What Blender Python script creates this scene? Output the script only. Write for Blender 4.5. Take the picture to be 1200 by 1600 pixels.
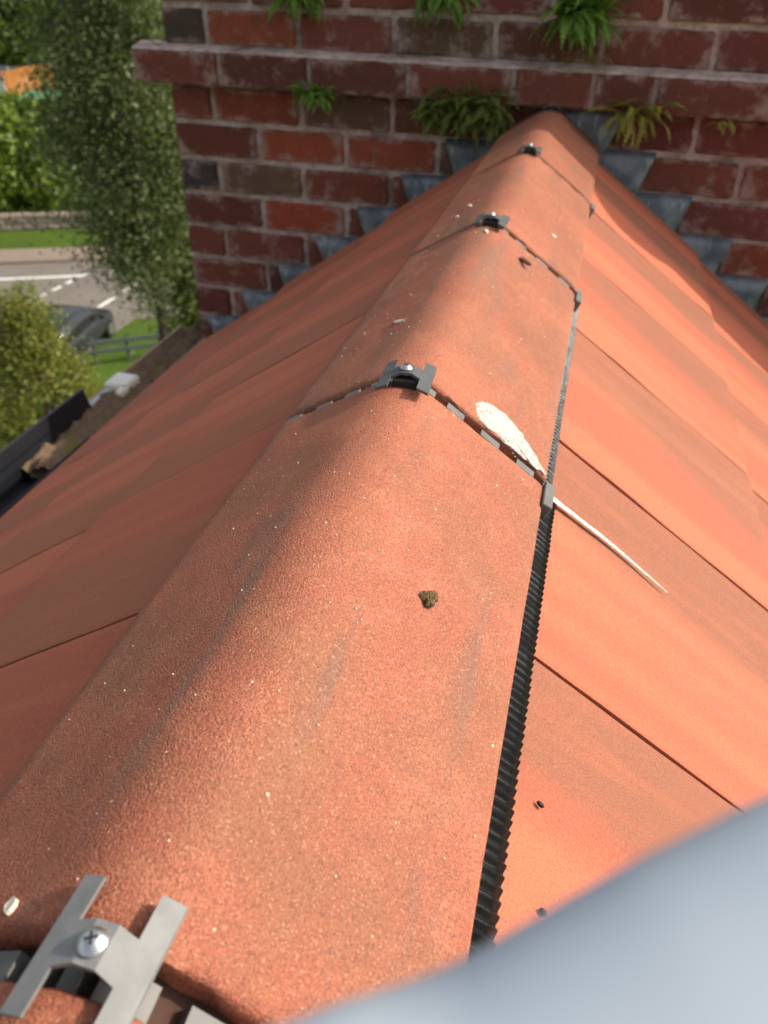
import bpy, bmesh, math, random
from mathutils import Vector, Matrix, noise
import numpy as np
random.seed(11); rng = np.random.default_rng(5)
sc = bpy.context.scene
for o in list(bpy.data.objects): bpy.data.objects.remove(o)
col = sc.collection

# ------------------------------------------------------------------ camera
CAM = Vector((0.11784, -0.52990, 0.26195))
FWD = Vector((-0.192, 0.789, -0.583)).normalized()
yaw, pitch, roll = 0.2384, 0.6228, 0.0275
fw = Vector((-math.sin(yaw)*math.cos(pitch), math.cos(yaw)*math.cos(pitch), -math.sin(pitch)))
rt = fw.cross(Vector((0, 0, 1))).normalized(); up = rt.cross(fw)
r2 = math.cos(roll)*rt + math.sin(roll)*up
u2 = -math.sin(roll)*rt + math.cos(roll)*up
cd = bpy.data.cameras.new('camera'); cam = bpy.data.objects.new('camera', cd); col.objects.link(cam)
M3 = Matrix((r2, u2, -fw)).transposed()
cam.matrix_world = Matrix.Translation(CAM) @ M3.to_4x4()
cd.sensor_fit = 'VERTICAL'; cd.sensor_height = 36; cd.lens = 1207.7/1600*36
cd.clip_start = .004; cd.clip_end = 3000
cd.dof.use_dof = True; cd.dof.focus_distance = .44; cd.dof.aperture_fstop = 10.5
sc.camera = cam

# ------------------------------------------------------------------ light
SUN = Vector((1.0, .35, .71)).normalized()
w = bpy.data.worlds.new('World'); sc.world = w; w.use_nodes = True
nt = w.node_tree; nt.nodes.clear()
sky = nt.nodes.new('ShaderNodeTexSky'); sky.sky_type = 'NISHITA'; sky.sun_disc = False
sky.sun_elevation = math.asin(SUN.z); sky.sun_rotation = math.atan2(SUN.x, SUN.y)
sky.dust_density = 4; sky.ozone_density = .4
hsv = nt.nodes.new('ShaderNodeHueSaturation'); hsv.inputs['Saturation'].default_value = .45   # thin veil of cloud
bg = nt.nodes.new('ShaderNodeBackground'); bg.inputs['Strength'].default_value = .148
wo = nt.nodes.new('ShaderNodeOutputWorld')
nt.links.new(sky.outputs[0], hsv.inputs['Color']); nt.links.new(hsv.outputs[0], bg.inputs[0]); nt.links.new(bg.outputs[0], wo.inputs[0])
ld = bpy.data.lights.new('sun', 'SUN'); ld.energy = 3.1; ld.angle = math.radians(.53); ld.color = (1, .91, .76)
sun = bpy.data.objects.new('sun', ld); col.objects.link(sun)
sun.rotation_euler = SUN.to_track_quat('Z', 'Y').to_euler(); sun.location = (4, 2, 6)
sc.view_settings.view_transform = 'Standard'; sc.view_settings.look = 'None'
sc.view_settings.exposure = .6; sc.view_settings.gamma = 1

# ------------------------------------------------------------------ helpers
class NT:
    def __init__(s, name, rough=.9):
        s.m = bpy.data.materials.new(name); s.m.use_nodes = True
        s.t = s.m.node_tree; s.b = s.t.nodes['Principled BSDF']
        s.b.inputs['Roughness'].default_value = rough
        s.co = s.n('ShaderNodeTexCoord'); s.oi = s.n('ShaderNodeObjectInfo')
    def n(s, k): return s.t.nodes.new(k)
    def put(s, sock, v):
        if isinstance(v, bpy.types.NodeSocket): s.t.links.new(v, sock)
        elif v is not None:
            if hasattr(sock.default_value, '__len__') and not hasattr(v, '__len__'): v = (v,)*len(sock.default_value)
            if hasattr(sock.default_value, '__len__') and len(sock.default_value) == 4 and len(v) == 3: v = (*v, 1)
            sock.default_value = v
    def obj(s): return s.co.outputs['Object']
    def map(s, v, scale=(1, 1, 1), loc=(0, 0, 0)):
        m = s.n('ShaderNodeMapping'); s.put(m.inputs['Vector'], v); s.put(m.inputs['Location'], loc); m.inputs['Scale'].default_value = scale
        return m.outputs[0]
    def shift(s, v, k=37.):
        a = s.n('ShaderNodeVectorMath'); a.operation = 'ADD'; s.put(a.inputs[0], v)
        m = s.n('ShaderNodeMath'); m.operation = 'MULTIPLY'; s.put(m.inputs[0], s.oi.outputs['Random']); m.inputs[1].default_value = k
        s.t.links.new(m.outputs[0], a.inputs[1]); return a.outputs[0]
    def noise(s, v, scale, detail=3, rough=.55, out=0):
        n = s.n('ShaderNodeTexNoise'); s.put(n.inputs['Vector'], v); n.inputs['Scale'].default_value = scale
        n.inputs['Detail'].default_value = detail; n.inputs['Roughness'].default_value = rough
        return n.outputs[out]
    def vor(s, v, scale, out='Distance'):
        n = s.n('ShaderNodeTexVoronoi'); s.put(n.inputs['Vector'], v); n.inputs['Scale'].default_value = scale
        return n.outputs[out]
    def ramp(s, f, a, b, lo=0., hi=1.):
        n = s.n('ShaderNodeMapRange'); n.interpolation_type = 'SMOOTHSTEP'; s.put(n.inputs[0], f)
        n.inputs[1].default_value = a; n.inputs[2].default_value = b; n.inputs[3].default_value = lo; n.inputs[4].default_value = hi
        return n.outputs[0]
    def math(s, op, a, b=0., c=0.):
        n = s.n('ShaderNodeMath'); n.operation = op; s.put(n.inputs[0], a); s.put(n.inputs[1], b); s.put(n.inputs[2], c); return n.outputs[0]
    def mix(s, f, a, b, mode='MIX'):
        n = s.n('ShaderNodeMix'); n.data_type = 'RGBA'; n.blend_type = mode
        s.put(n.inputs[0], f); s.put(n.inputs[6], a); s.put(n.inputs[7], b); return n.outputs[2]
    def sep(s, v):
        n = s.n('ShaderNodeSeparateXYZ'); s.put(n.inputs[0], v); return n.outputs
    def bump(s, h, strength=.5, dist=.002, prev=None):
        n = s.n('ShaderNodeBump'); n.inputs['Strength'].default_value = strength; n.inputs['Distance'].default_value = dist
        s.put(n.inputs['Height'], h)
        if prev is not None: s.put(n.inputs['Normal'], prev)
        return n.outputs[0]
    def done(s, colr, nrm=None, rough=None, spec=None, metal=None):
        s.put(s.b.inputs['Base Color'], colr)
        if nrm is not None: s.put(s.b.inputs['Normal'], nrm)
        if rough is not None: s.put(s.b.inputs['Roughness'], rough)
        if spec is not None: s.put(s.b.inputs['Specular IOR Level'], spec)
        if metal is not None: s.put(s.b.inputs['Metallic'], metal)
        return s.m

def mesh(name, v, f, mat=None, smooth=False):
    me = bpy.data.meshes.new(name); me.from_pydata([tuple(p) for p in v], [], f); me.update()
    if mat: me.materials.append(mat)
    if smooth: me.polygons.foreach_set('use_smooth', [True]*len(me.polygons))
    return me
def obj(name, me, parent=None, loc=None, rot=None, scale=None):
    o = bpy.data.objects.new(name, me); col.objects.link(o)
    if parent: o.parent = parent
    if loc is not None: o.location = loc
    if rot is not None: o.rotation_euler = rot
    if scale is not None: o.scale = (scale,)*3 if not hasattr(scale, '__len__') else scale
    return o
def tag(o, label=None, cat=None, group=None, kind=None):
    if label: o['label'] = label
    if cat: o['category'] = cat
    if group: o['group'] = group
    if kind: o['kind'] = kind
    return o
def empty(name, loc=(0, 0, 0), rot=None):
    o = obj(name, None, None, loc, rot); o.empty_display_size = .05; return o
def bm_mesh(name, bm, mat, smooth=False):
    bmesh.ops.recalc_face_normals(bm, faces=bm.faces)
    me = bpy.data.meshes.new(name); bm.to_mesh(me); bm.free(); me.materials.append(mat)
    if smooth:
        me.polygons.foreach_set('use_smooth', [True]*len(me.polygons)); me.set_sharp_from_angle(angle=math.radians(48))
    return me
def bx(bm, x0, x1, y0, y1, z0, z1, mat=None):
    vs = [bm.verts.new((x, y, z)) for z in (z0, z1) for y in (y0, y1) for x in (x0, x1)]
    for q in ((0, 2, 3, 1), (4, 5, 7, 6), (0, 1, 5, 4), (2, 6, 7, 3), (0, 4, 6, 2), (1, 3, 7, 5)): bm.faces.new([vs[i] for i in q])
    return vs
def box(name, dims, mat, bevel=0, seg=1):
    bm = bmesh.new(); bx(bm, *dims)
    if bevel: bmesh.ops.bevel(bm, geom=bm.edges[:], offset=bevel, segments=seg, affect='EDGES')
    return bm_mesh(name, bm, mat)
def tube(bm, pts, rad, n=8, caps=True):
    rings = []
    pts = [Vector(p) for p in pts]
    for i, p in enumerate(pts):
        d = (pts[min(i+1, len(pts)-1)] - pts[max(i-1, 0)]).normalized()
        a = d.orthogonal().normalized(); b = d.cross(a)
        r = rad[i] if hasattr(rad, '__len__') else rad
        rings.append([bm.verts.new(p + r*(math.cos(2*math.pi*k/n)*a + math.sin(2*math.pi*k/n)*b)) for k in range(n)])
    for i in range(len(rings)-1):
        A, B = rings[i], rings[i+1]
        off = min(range(n), key=lambda s: sum((A[k].co - B[(k+s) % n].co).length for k in range(n)))
        for k in range(n): bm.faces.new((A[k], A[(k+1) % n], B[(k+1+off) % n], B[(k+off) % n]))
    if caps: bm.faces.new(rings[0]); bm.faces.new(rings[-1][::-1])
def fbm(p, o=3):
    s, a = 0., 1.
    for i in range(o): s += a*noise.noise(p); p = p*2.03; a *= .5
    return s

# ------------------------------------------------------------------ materials
def ridge_mat():
    m = NT('ridge_concrete'); v = m.shift(m.obj())
    big = m.noise(v, 5, 2); mid = m.noise(v, 45, 4); grain = m.noise(v, 1150, 2, .75); gr2 = m.vor(v, 900)
    c = m.mix(m.ramp(big, .35, .65), (.42, .130, .070), (.34, .102, .056))
    c = m.mix(m.ramp(mid, .45, .75, 0, .3), c, (.50, .21, .115))
    # brown lichen dust
    dust = m.math('MULTIPLY', m.ramp(m.noise(v, 8, 5, .65), .42, .64), m.ramp(grain, .36, .6))
    c = m.mix(m.math('MULTIPLY', dust, .72), c, (.20, .10, .05))
    # grey scrapes along the length of the tile
    st = m.ramp(m.noise(m.map(v, (34, 4.2, 34)), 1, 4, .6), .53, .67)
    st = m.math('MULTIPLY', st, m.ramp(grain, .3, .6, .35, 1))
    c = m.mix(m.math('MULTIPLY', st, .55), c, (.14, .11, .09))
    # grains
    c = m.mix(m.ramp(grain, .57, .76, 0, .6), c, (.66, .37, .24))
    c = m.mix(m.ramp(grain, .50, .32, 0, .85), c, (.14, .048, .028))
    pale = m.ramp(m.vor(v, 70), .07, .045); c = m.mix(m.math('MULTIPLY', pale, m.ramp(m.noise(v, 50, 1), .55, .6)), c, (.72, .55, .40))
    cell = m.sep(m.vor(v, 1050, 'Color'))
    c = m.mix(m.ramp(cell[0], .88, .99, 0, .3), c, (.60, .33, .20))
    c = m.mix(m.ramp(cell[1], .68, .97, 0, .65), c, (.16, .06, .035))
    pit = m.math('MULTIPLY', m.ramp(m.vor(m.map(v, (1, 1, 1), (5, 2, 1)), 130), .16, .06), m.ramp(m.noise(v, 38, 2), .50, .60))
    c = m.mix(m.math('MULTIPLY', pit, .7), c, (.13, .05, .03))
    h = m.math('ADD', m.math('MULTIPLY', cell[2], .8), m.math('MULTIPLY', gr2, -.9))
    nr = m.bump(m.math('ADD', h, m.math('MULTIPLY', mid, .35)), .6, .0008)
    return m.done(c, nr, m.ramp(grain, .3, .7, .62, .9), .35)
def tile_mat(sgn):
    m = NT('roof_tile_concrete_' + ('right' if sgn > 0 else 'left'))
    o = m.obj(); v = m.shift(o, 51.)
    # object coordinates: x down the slope, y across the tile (0..cover), z up
    wv = m.noise(m.map(v, (1.3, 3, 1)), 1, 2)
    y = m.math('ADD', m.sep(o)[1], m.math('MULTIPLY', m.math('SUBTRACT', wv, .5), .12))
    y = m.math('ADD', y, m.math('MULTIPLY', m.math('SUBTRACT', m.oi.outputs['Random'], .5), .05))
    x = m.sep(o)[0]
    y2 = m.math('ADD', y, m.math('MULTIPLY', x, .10))
    band = m.ramp(y2, .15, .205)
    grain = m.noise(v, 850, 3, .8); fine = m.noise(m.map(v, (9, 60, 9)), 1, 4, .6)
    red = m.ramp(m.noise(m.map(v, (.6, 11, 1)), 1, 2), .42, .62)
    c = m.mix(red, (.53, .148, .076), (.45, .110, .060))
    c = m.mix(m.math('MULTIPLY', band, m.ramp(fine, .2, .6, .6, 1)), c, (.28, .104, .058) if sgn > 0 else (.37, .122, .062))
    c = m.mix(m.ramp(fine, .55, .8, 0, .4), c, (.30, .12, .07))
    b2 = m.ramp(m.noise(m.map(v, (.7, 14, 1), (3, 9, 0)), 1, 2), .60, .70)
    c = m.mix(m.math('MULTIPLY', b2, .5), c, (.33, .13, .072))
    c = m.mix(m.ramp(grain, .56, .74, 0, .5), c, (.66, .31, .20))
    c = m.mix(m.ramp(grain, .49, .31, 0, .9), c, (.19, .058, .034))
    nr = m.bump(m.math('ADD', grain, m.math('MULTIPLY', fine, .5)), .7, .0012)
    return m.done(c, nr, .78, .35)
def brick_mat():
    m = NT('brick'); v = m.shift(m.obj(), 91.)
    base = m.oi.outputs['Color']
    n1 = m.noise(v, 22, 4, .6); n2 = m.noise(v, 160, 3, .65)
    c = m.mix(m.ramp(n1, .38, .75, 0, .45), base, (.13, .055, .04), 'MIX')
    c = m.mix(m.ramp(n2, .3, .7, .25, 0), c, (.05, .025, .02))
    # lime bloom, heavier toward the edges of the brick
    p = m.sep(m.obj())
    ex = m.ramp(m.math('ABSOLUTE', p[0]), .07, .112); ez = m.ramp(m.math('ABSOLUTE', p[2]), .018, .037)
    e = m.math('MAXIMUM', ex, ez)
    st = m.ramp(m.math('ADD', m.noise(v, 19, 6, .7), m.math('MULTIPLY', e, .16)), .54, .76)
    c = m.mix(m.math('MULTIPLY', st, .74), c, (.36, .26, .225))
    sp = m.ramp(m.noise(v, 90, 2), .68, .74); c = m.mix(m.math('MULTIPLY', sp, .25), c, (.40, .33, .28))
    nr = m.bump(m.math('ADD', n1, m.math('MULTIPLY', n2, .6)), .7, .004)
    return m.done(c, nr, .93, .25)
def mortar_mat():
    m = NT('mortar'); v = m.obj()
    n1 = m.noise(v, 26, 5, .65); n2 = m.noise(v, 220, 2, .6)
    c = m.mix(m.ramp(n1, .35, .65), (.34, .23, .19), (.55, .44, .38))
    c = m.mix(m.ramp(m.noise(v, 13, 4), .54, .68, 0, .8), c, (.13, .09, .07))
    c = m.mix(m.ramp(n2, .62, .72, 0, .6), c, (.55, .47, .42))
    return m.done(c, m.bump(m.math('ADD', n1, n2), .8, .004), .95, .2)
def lead_mat():
    m = NT('lead'); v = m.shift(m.obj(), 13.)
    n = m.noise(v, 18, 5, .6); s = m.noise(m.map(v, (60, 60, 9)), 1, 3)
    c = m.mix(m.ramp(n, .35, .7), (.11, .125, .14), (.26, .28, .305))
    c = m.mix(m.ramp(s, .55, .75, 0, .7), c, (.46, .48, .49))
    return m.done(c, m.bump(n, .4, .004), .55, .4, .25)
def plain(name, c, rough=.6, metal=0, c2=None, scale=40, bump=.2, bd=.001, spec=.4):
    m = NT(name, rough); v = m.shift(m.obj(), 7.); n = m.noise(v, scale, 4)
    return m.done(m.mix(m.ramp(n, .3, .7), c, c2 or tuple(x*.8 for x in c)), m.bump(n, bump, bd), rough, spec, metal)
def leaf_mat(name, a, b, c3=None, sc_=1.5):
    m = NT(name, .55); g = m.n('ShaderNodeNewGeometry')
    r = g.outputs['Random Per Island']
    c = m.mix(r, a, b)
    c = m.mix(m.ramp(m.noise(m.obj(), sc_, 2), .45, .65, 0, .6), c, c3 or b)
    m.done(c, None, .5, .35)
    tr = m.n('ShaderNodeBsdfTranslucent'); m.put(tr.inputs[0], m.mix(.5, c, (.25, .35, .03)))
    mx = m.n('ShaderNodeMixShader'); mx.inputs[0].default_value = .3
    m.t.links.new(m.b.outputs[0], mx.inputs[1]); m.t.links.new(tr.outputs[0], mx.inputs[2])
    m.t.links.new(mx.outputs[0], m.t.nodes['Material Output'].inputs[0]); return m.m
RIDGE = ridge_mat(); TR = tile_mat(1); TL = tile_mat(-1); BRICK = brick_mat(); MORT = mortar_mat(); LEAD = lead_mat()
GREY = plain('grey_plastic', (.15, .148, .14), .55, 0, (.115, .113, .108), 60, .15)
STEEL = plain('grey_clip_metal', (.23, .23, .222), .5, .15, (.18, .18, .175), 90, .2, .0006)
STEELD = plain('dark_clip_metal', (.10, .105, .105), .5, .1, (.075, .08, .08), 90, .2, .0006)
BROWN = plain('brown_backing', (.075, .035, .024), .9, 0, (.05, .025, .018), 90, .5)
DARK = plain('dark_underlay', (.022, .02, .02), .8, 0, None, 60, .3)
RUBBER = plain('black_rubber', (.007, .007, .008), .30, 0, (.010, .010, .010), 300, .5, .0006, .16)
SCREW = plain('screw_zinc', (.62, .62, .62), .38, 1, None, 200, .1)
def white_mat(name, lo):
    m = NT(name, .95); v = m.obj(); n = m.noise(v, 420, 4, .7); n2 = m.noise(v, 120, 3)
    k_ = .8 if lo > .4 else 1.1
    m.done(m.mix(m.ramp(n, .35, .65), (.46*k_, .41*k_, .36*k_), (.66*k_, .63*k_, .58*k_)), m.bump(n, .8, .001), .95, .1)
    m.put(m.b.inputs['Alpha'], m.ramp(m.math('ADD', n, m.math('MULTIPLY', n2, .8)), lo, lo+.12)); return m.m
WHITE = white_mat('white_dropping', .66); WHITET = white_mat('white_run', .2)
BLACKPL = plain('black_gutter_plastic', (.012, .013, .018), .4, 0, None, 20, .1)
WALLM = plain('render_wall', (.42, .37, .31), .95, 0, (.36, .31, .26), 6, .4, .01)

# ------------------------------------------------------------------ setting: ground
GZ = -11.
m = NT('grass_ground'); n_ = m.noise(m.obj(), .35, 4); n2_ = m.noise(m.obj(), 9, 4, .7)
gm = m.done(m.mix(m.ramp(n2_, .3, .7), m.mix(m.ramp(n_, .35, .65), (.07, .115, .014), (.10, .165, .02)), (.05, .085, .014)), m.bump(n2_, 1, .06), .95, .1)
N = 24; G = []
for j in range(N+1):
    for i in range(N+1):
        G.append(((i/N-.5)*3000, (j/N-.5)*3000, GZ))
tag(obj('ground', mesh('ground', G, [(j*(N+1)+i, j*(N+1)+i+1, (j+1)*(N+1)+i+1, (j+1)*(N+1)+i) for j in range(N) for i in range(N)], gm)), kind='structure')
m = NT('worn_asphalt'); n_ = m.noise(m.obj(), .8, 4); n2_ = m.noise(m.obj(), 60, 2, .7)
ASPH = m.done(m.mix(m.ramp(n2_, .35, .65, 0, .5), m.mix(m.ramp(n_, .3, .7), (.215, .185, .155), (.175, .15, .13)), (.11, .10, .09)), m.bump(n2_, .5, .01), .9, .2)
m = NT('pavement_slabs'); n_ = m.noise(m.obj(), 2, 4)
PAVE = m.done(m.mix(n_, (.20, .155, .12), (.25, .20, .16)), m.bump(n_, .3, .01), .95, .2)
PAINT = plain('road_paint', (.78, .77, .72), .8, 0, (.62, .60, .55), 8, .1)
U = Vector((.9, .436, 0)).normalized(); Nn = Vector((-.436, .9, 0)).normalized()
def strip(name, d0, d1, s0, s1, z, h, mat):
    P = [U*s0+Nn*d0, U*s1+Nn*d0, U*s1+Nn*d1, U*s0+Nn*d1]
    v = [(p.x, p.y, z) for p in P] + [(p.x, p.y, z+h) for p in P]
    return obj(name, mesh(name, v, [(0, 3, 2, 1), (4, 5, 6, 7), (0, 1, 5, 4), (1, 2, 6, 5), (2, 3, 7, 6), (3, 0, 4, 7)], mat))
def poly(name, pts, z, mat):
    return obj(name, mesh(name, [(x, y, z) for x, y in pts], [tuple(range(len(pts)))], mat))
tag(strip('road', 28.6, 35.62, -70, 60, GZ-.2, .204, ASPH), kind='structure')
tag(poly('side_road', [(-27, -10), (-15.7, -10), (-15.7, 24.2), (-27, 18.9)], GZ+.008, ASPH), kind='structure')
tag(strip('kerb', 35.62, 35.78, -70, 60, GZ, .12, PAVE), kind='structure')
tag(strip('pavement', 35.78, 37.5, -70, 60, GZ, .11, PAVE), kind='structure')
rm = obj('edge_line_marking', mesh('edge_line', [tuple(U*a+Nn*b+Vector((0, 0, GZ+.012))) for a, b in ((-60, 33.6), (-6.1, 33.6), (-6.1, 33.82), (-60, 33.82))], [(0, 1, 2, 3)], PAINT))
tag(rm, kind='structure')
k = 0
for (x0, y0, x1, y1, nn) in ((-20.42, 23.9, -20.15, 28.3, 5), (-17.6, 24.5, -17.45, 30, 3), (-20.9, 12, -20.5, 22, 6)):
    for i in range(nn):
        a = (i+.12)/nn; b = (i+.72)/nn
        A = Vector((x0+(x1-x0)*a, y0+(y1-y0)*a, GZ+.013)); B = Vector((x0+(x1-x0)*b, y0+(y1-y0)*b, GZ+.013))
        tag(obj('dash_marking', mesh('dash', [A+Vector((-.09, 0, 0)), A+Vector((.09, 0, 0)), B+Vector((.09, 0, 0)), B+Vector((-.09, 0, 0))], [(0, 1, 2, 3)], PAINT)), kind='structure')

# ------------------------------------------------------------------ house under the roof
W = 1.421; ZB = -.082; GA = .0841; XL = -.93; XR = 2.15
Y0 = -.93
hw = empty('house', (0, 0, GZ)); tag(hw, 'house body carrying the red tiled roof beneath the camera', 'house')
# gable-shaped body, just under the tiles
hx0, hx1 = -.80, 1.10
v = []
for y in (Y0+.06, W+.02):
    v += [(hx0, y, 0), (hx1, y, 0), (hx1, y, -.73*hx1-.07-GZ), (0, y, -.07-GZ), (hx0, y, .73*hx0-.07-GZ)]
obj('wall', mesh('wall', v, [(0, 1, 2, 3, 4), (9, 8, 7, 6, 5), (0, 5, 6, 1), (1, 6, 7, 2), (2, 7, 8, 3), (3, 8, 9, 4), (4, 9, 5, 0)], WALLM), hw)

# roof: each slope is a thing, each tile a part
TW = .2755; TH = .017; SL = .73; R0 = .004; CS = 1/math.hypot(1, SL); ANG = math.atan(SL)
def roof_tile(wd, ln, mat, seed):
    # local frame: x down slope, y across, z up; the top face lies at z=0
    bm = bmesh.new(); nx, ny = 14, 8
    g = [0, .0016, .004] + [wd*i/ny for i in range(1, ny)] + [wd-.004, wd-.0016, wd]
    xs = [ln*i/nx for i in range(nx)] + [ln-.006, ln-.002, ln]
    top = []
    for ix, x in enumerate(xs):
        row = []
        for iy, y in enumerate(g):
            e = min(y, wd-y); z = .0009*fbm(Vector((x*9, y*9, seed)))
            if e < .001: z -= .0011
            elif e < .002: z -= .0003
            if ix == len(xs)-1: z -= .0028
            elif ix == len(xs)-2: z -= .0007
            xx = x + (.0012*fbm(Vector((y*40, seed, 3))) if ix >= len(xs)-2 else 0)
            yy = y + (.0006*fbm(Vector((x*30, seed, 7+iy))) if e < .001 else 0)
            row.append(bm.verts.new((xx, yy, z)))
        top.append(row)
    for a in range(len(xs)-1):
        for b in range(len(g)-1): bm.faces.new((top[a][b], top[a+1][b], top[a+1][b+1], top[a][b+1]))
    bed = bm.edges[:]; edges = [e for e in bed if len(e.link_faces) == 1]
    r = bmesh.ops.extrude_edge_only(bm, edges=edges)
    for q in r['geom']:
        if isinstance(q, bmesh.types.BMVert): q.co.z -= TH
    me = bm_mesh('roof_tile', bm, mat, True)
    return me
def roof(name, sgn, edges_x, ystart, mat, label, first):
    root = empty(name, (0, 0, 0)); tag(root, label, 'roof')
    M = [roof_tile(TW-.0036, .42, mat, 3.1*k+sgn) for k in range(3)]
    MF = [roof_tile(TW-.0036, first, mat, 3.1*k+sgn+40) for k in range(3)]
    for ci, ex in enumerate(edges_x):
        y = ystart
        while y > Y0: y -= TW
        y += TW
        while y < W-.09:
            # the lower edge lies TH above the plane, the upper end drops under the course above
            rise = .0055
            s_low = Vector((ex*sgn, y, R0-SL*ex + rise))
            tilt = ANG - math.asin(.010/.34)
            dirx = Vector((sgn*math.cos(tilt), 0, -math.sin(tilt)))
            wd = TW-.0036
            o = obj('roof_tile', (M if ci else MF)[random.randrange(3)], root)
            hi = s_low - dirx*(.42 if ci else first)
            nrm = Vector((sgn*math.sin(tilt), 0, math.cos(tilt)))
            yax = Vector((0, 1, 0))
            if sgn < 0:
                # mirror so that the frame stays right-handed: y runs towards the camera
                mat3 = Matrix((dirx, -yax, nrm)).transposed(); org = hi + Vector((0, TW-.0036, 0))
            else:
                mat3 = Matrix((dirx, yax, nrm)).transposed(); org = hi
            org = org + nrm*random.uniform(-.0006, .0010) + Vector((0, random.uniform(-.0006, .0006), 0)) + dirx*random.uniform(-.002, .002)
            mw = Matrix.Translation(org) @ mat3.to_4x4() @ Matrix.Rotation(random.uniform(-.0015, .0015), 4, 'Z')
            if y + TW > W-.07:
                sy_ = (W-.07-y)/TW; mw = mw @ Matrix.Diagonal((1, max(.05, sy_), 1, 1))
                if sgn < 0: mw = Matrix.Translation((0, (W-.07-y)-(TW-.0036), 0)) @ mw
            o.matrix_local = mw
            y += TW
    # solid underlay below the tiles so that the joints read dark
    v = [(sgn*.0, Y0+.03, -.035), (sgn*.0, W, -.035), (sgn*(edges_x[-1]-.03), W, -SL*(edges_x[-1]-.03)-.027), (sgn*(edges_x[-1]-.03), Y0+.03, -SL*(edges_x[-1]-.03)-.027)]
    v += [(a, b, c-.02) for a, b, c in v]
    obj('underlay', mesh('underlay', v, [(0, 1, 2, 3), (7, 6, 5, 4), (0, 4, 5, 1), (1, 5, 6, 2), (2, 6, 7, 3), (3, 7, 4, 0)], DARK), root)
roof('roof_slope', 1, [.372, .652, .932, 1.212], -.1665, TR, 'sunlit right-hand roof slope of flat terracotta tiles', .36)
roof('roof_slope', -1, [.345, .625, .905], -.2053, TL, 'shaded left-hand roof slope of flat terracotta tiles', .32)

# ------------------------------------------------------------------ ridge tiles
PROF = [(-.102, -.0544), (-.075, -.0380), (-.050, -.0230), (-.028, -.0100), (-.012, -.0025), (.004, 0), (.019, -.0029), (.035, -.0128), (.062, -.0314), (.092, -.0524), (.1213, -.0729)]
def cr(P, n):
    out = []
    Q = [Vector((*p, 0)) for p in P]
    Q = [2*Q[0]-Q[1]] + Q + [2*Q[-1]-Q[-2]]
    m = len(Q)-3
    for i in range(n+1):
        t = i/n*m; k = min(int(t), m-1); t -= k; a, b, c, d = Q[k:k+4]
        out.append(.5*((2*b)+(c-a)*t+(2*a-5*b+4*c-d)*t*t+(3*b-a-3*c+d)*t**3))
    return [(p.x, p.y) for p in out]
PR = cr(PROF, 60)
def prof_at(x):
    for (a, b), (c, d) in zip(PR, PR[1:]):
        if a <= x <= c: return b+(d-b)*(x-a)/(c-a)
    return PR[-1][1] if x > 0 else PR[0][1]
def prof_n(x):
    s = (prof_at(x+.004)-prof_at(x-.004))/.008; return Vector((-s, 0, 1)).normalized()
GAP = .013; TT = .015
def ridge_tile(L, seed):
    bm = bmesh.new(); ys = [0, .0012, .0035, .008, .015] + [L*i/46 for i in range(2, 45)] + [L-.015, L-.008, L-.0035, L-.0012, L]
    rows = []
    n = len(PR)
    for iy, y in enumerate(ys):
        row = []
        e = min(y, L-y)
        for i, (x, z) in enumerate(PR):
            nn = prof_n(x)
            d = .0007*fbm(Vector((x*25, y*25, seed))) + .00008*fbm(Vector((x*300, y*300, seed)), 2)
            if e < .0005: d -= .0035 + .0012*fbm(Vector((x*120, seed, iy)))
            elif e < .002: d -= .0012
            elif e < .004: d -= .0003
            yy = y + (.0016*fbm(Vector((x*90, seed, iy*.3)), 3) if e < .009 else 0)
            edge = min(i, n-1-i)
            if edge == 0: d -= .003
            elif edge == 1: d -= .0006
            row.append(bm.verts.new(Vector((x, yy, z)) + nn*d))
        rows.append(row)
    for a in range(len(rows)-1):
        for b in range(n-1): bm.faces.new((rows[a][b], rows[a][b+1], rows[a+1][b+1], rows[a+1][b]))
    # thickness: inner shell
    bot = []
    for iy, y in enumerate((0, L)):
        bot.append([bm.verts.new(Vector((x, y + .0015*fbm(Vector((x*90, seed, 9)))*(1 if iy == 0 else -1), z)) - prof_n(x)*(TT if 0 < i < n-1 else .0165)) for i, (x, z) in enumerate(PR)])
    mids = []
    for iy, row in ((0, rows[0]), (1, rows[-1])):
        md = [bm.verts.new((row[i].co + bot[iy][i].co)/2 + Vector((0, .0018*fbm(Vector((PR[i][0]*150, seed, 4+iy))), 0))) for i in range(n)]
        mids.append(md)
    for b in range(n-1):
        bm.faces.new((rows[0][b], mids[0][b], mids[0][b+1], rows[0][b+1])); bm.faces.new((mids[0][b], bot[0][b], bot[0][b+1], mids[0][b+1]))
        bm.faces.new((rows[-1][b], rows[-1][b+1], mids[1][b+1], mids[1][b])); bm.faces.new((mids[1][b], mids[1][b+1], bot[1][b+1], bot[1][b]))
        bm.faces.new((bot[0][b], bot[1][b], bot[1][b+1], bot[0][b+1]))
    for i in (0, n-1):
        f = [r[i] for r in rows] + [mids[1][i], bot[1][i], bot[0][i], mids[0][i]]
        bm.faces.new(f)
    return bm_mesh('ridge_tile', bm, RIDGE, True)
L = .45
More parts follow.
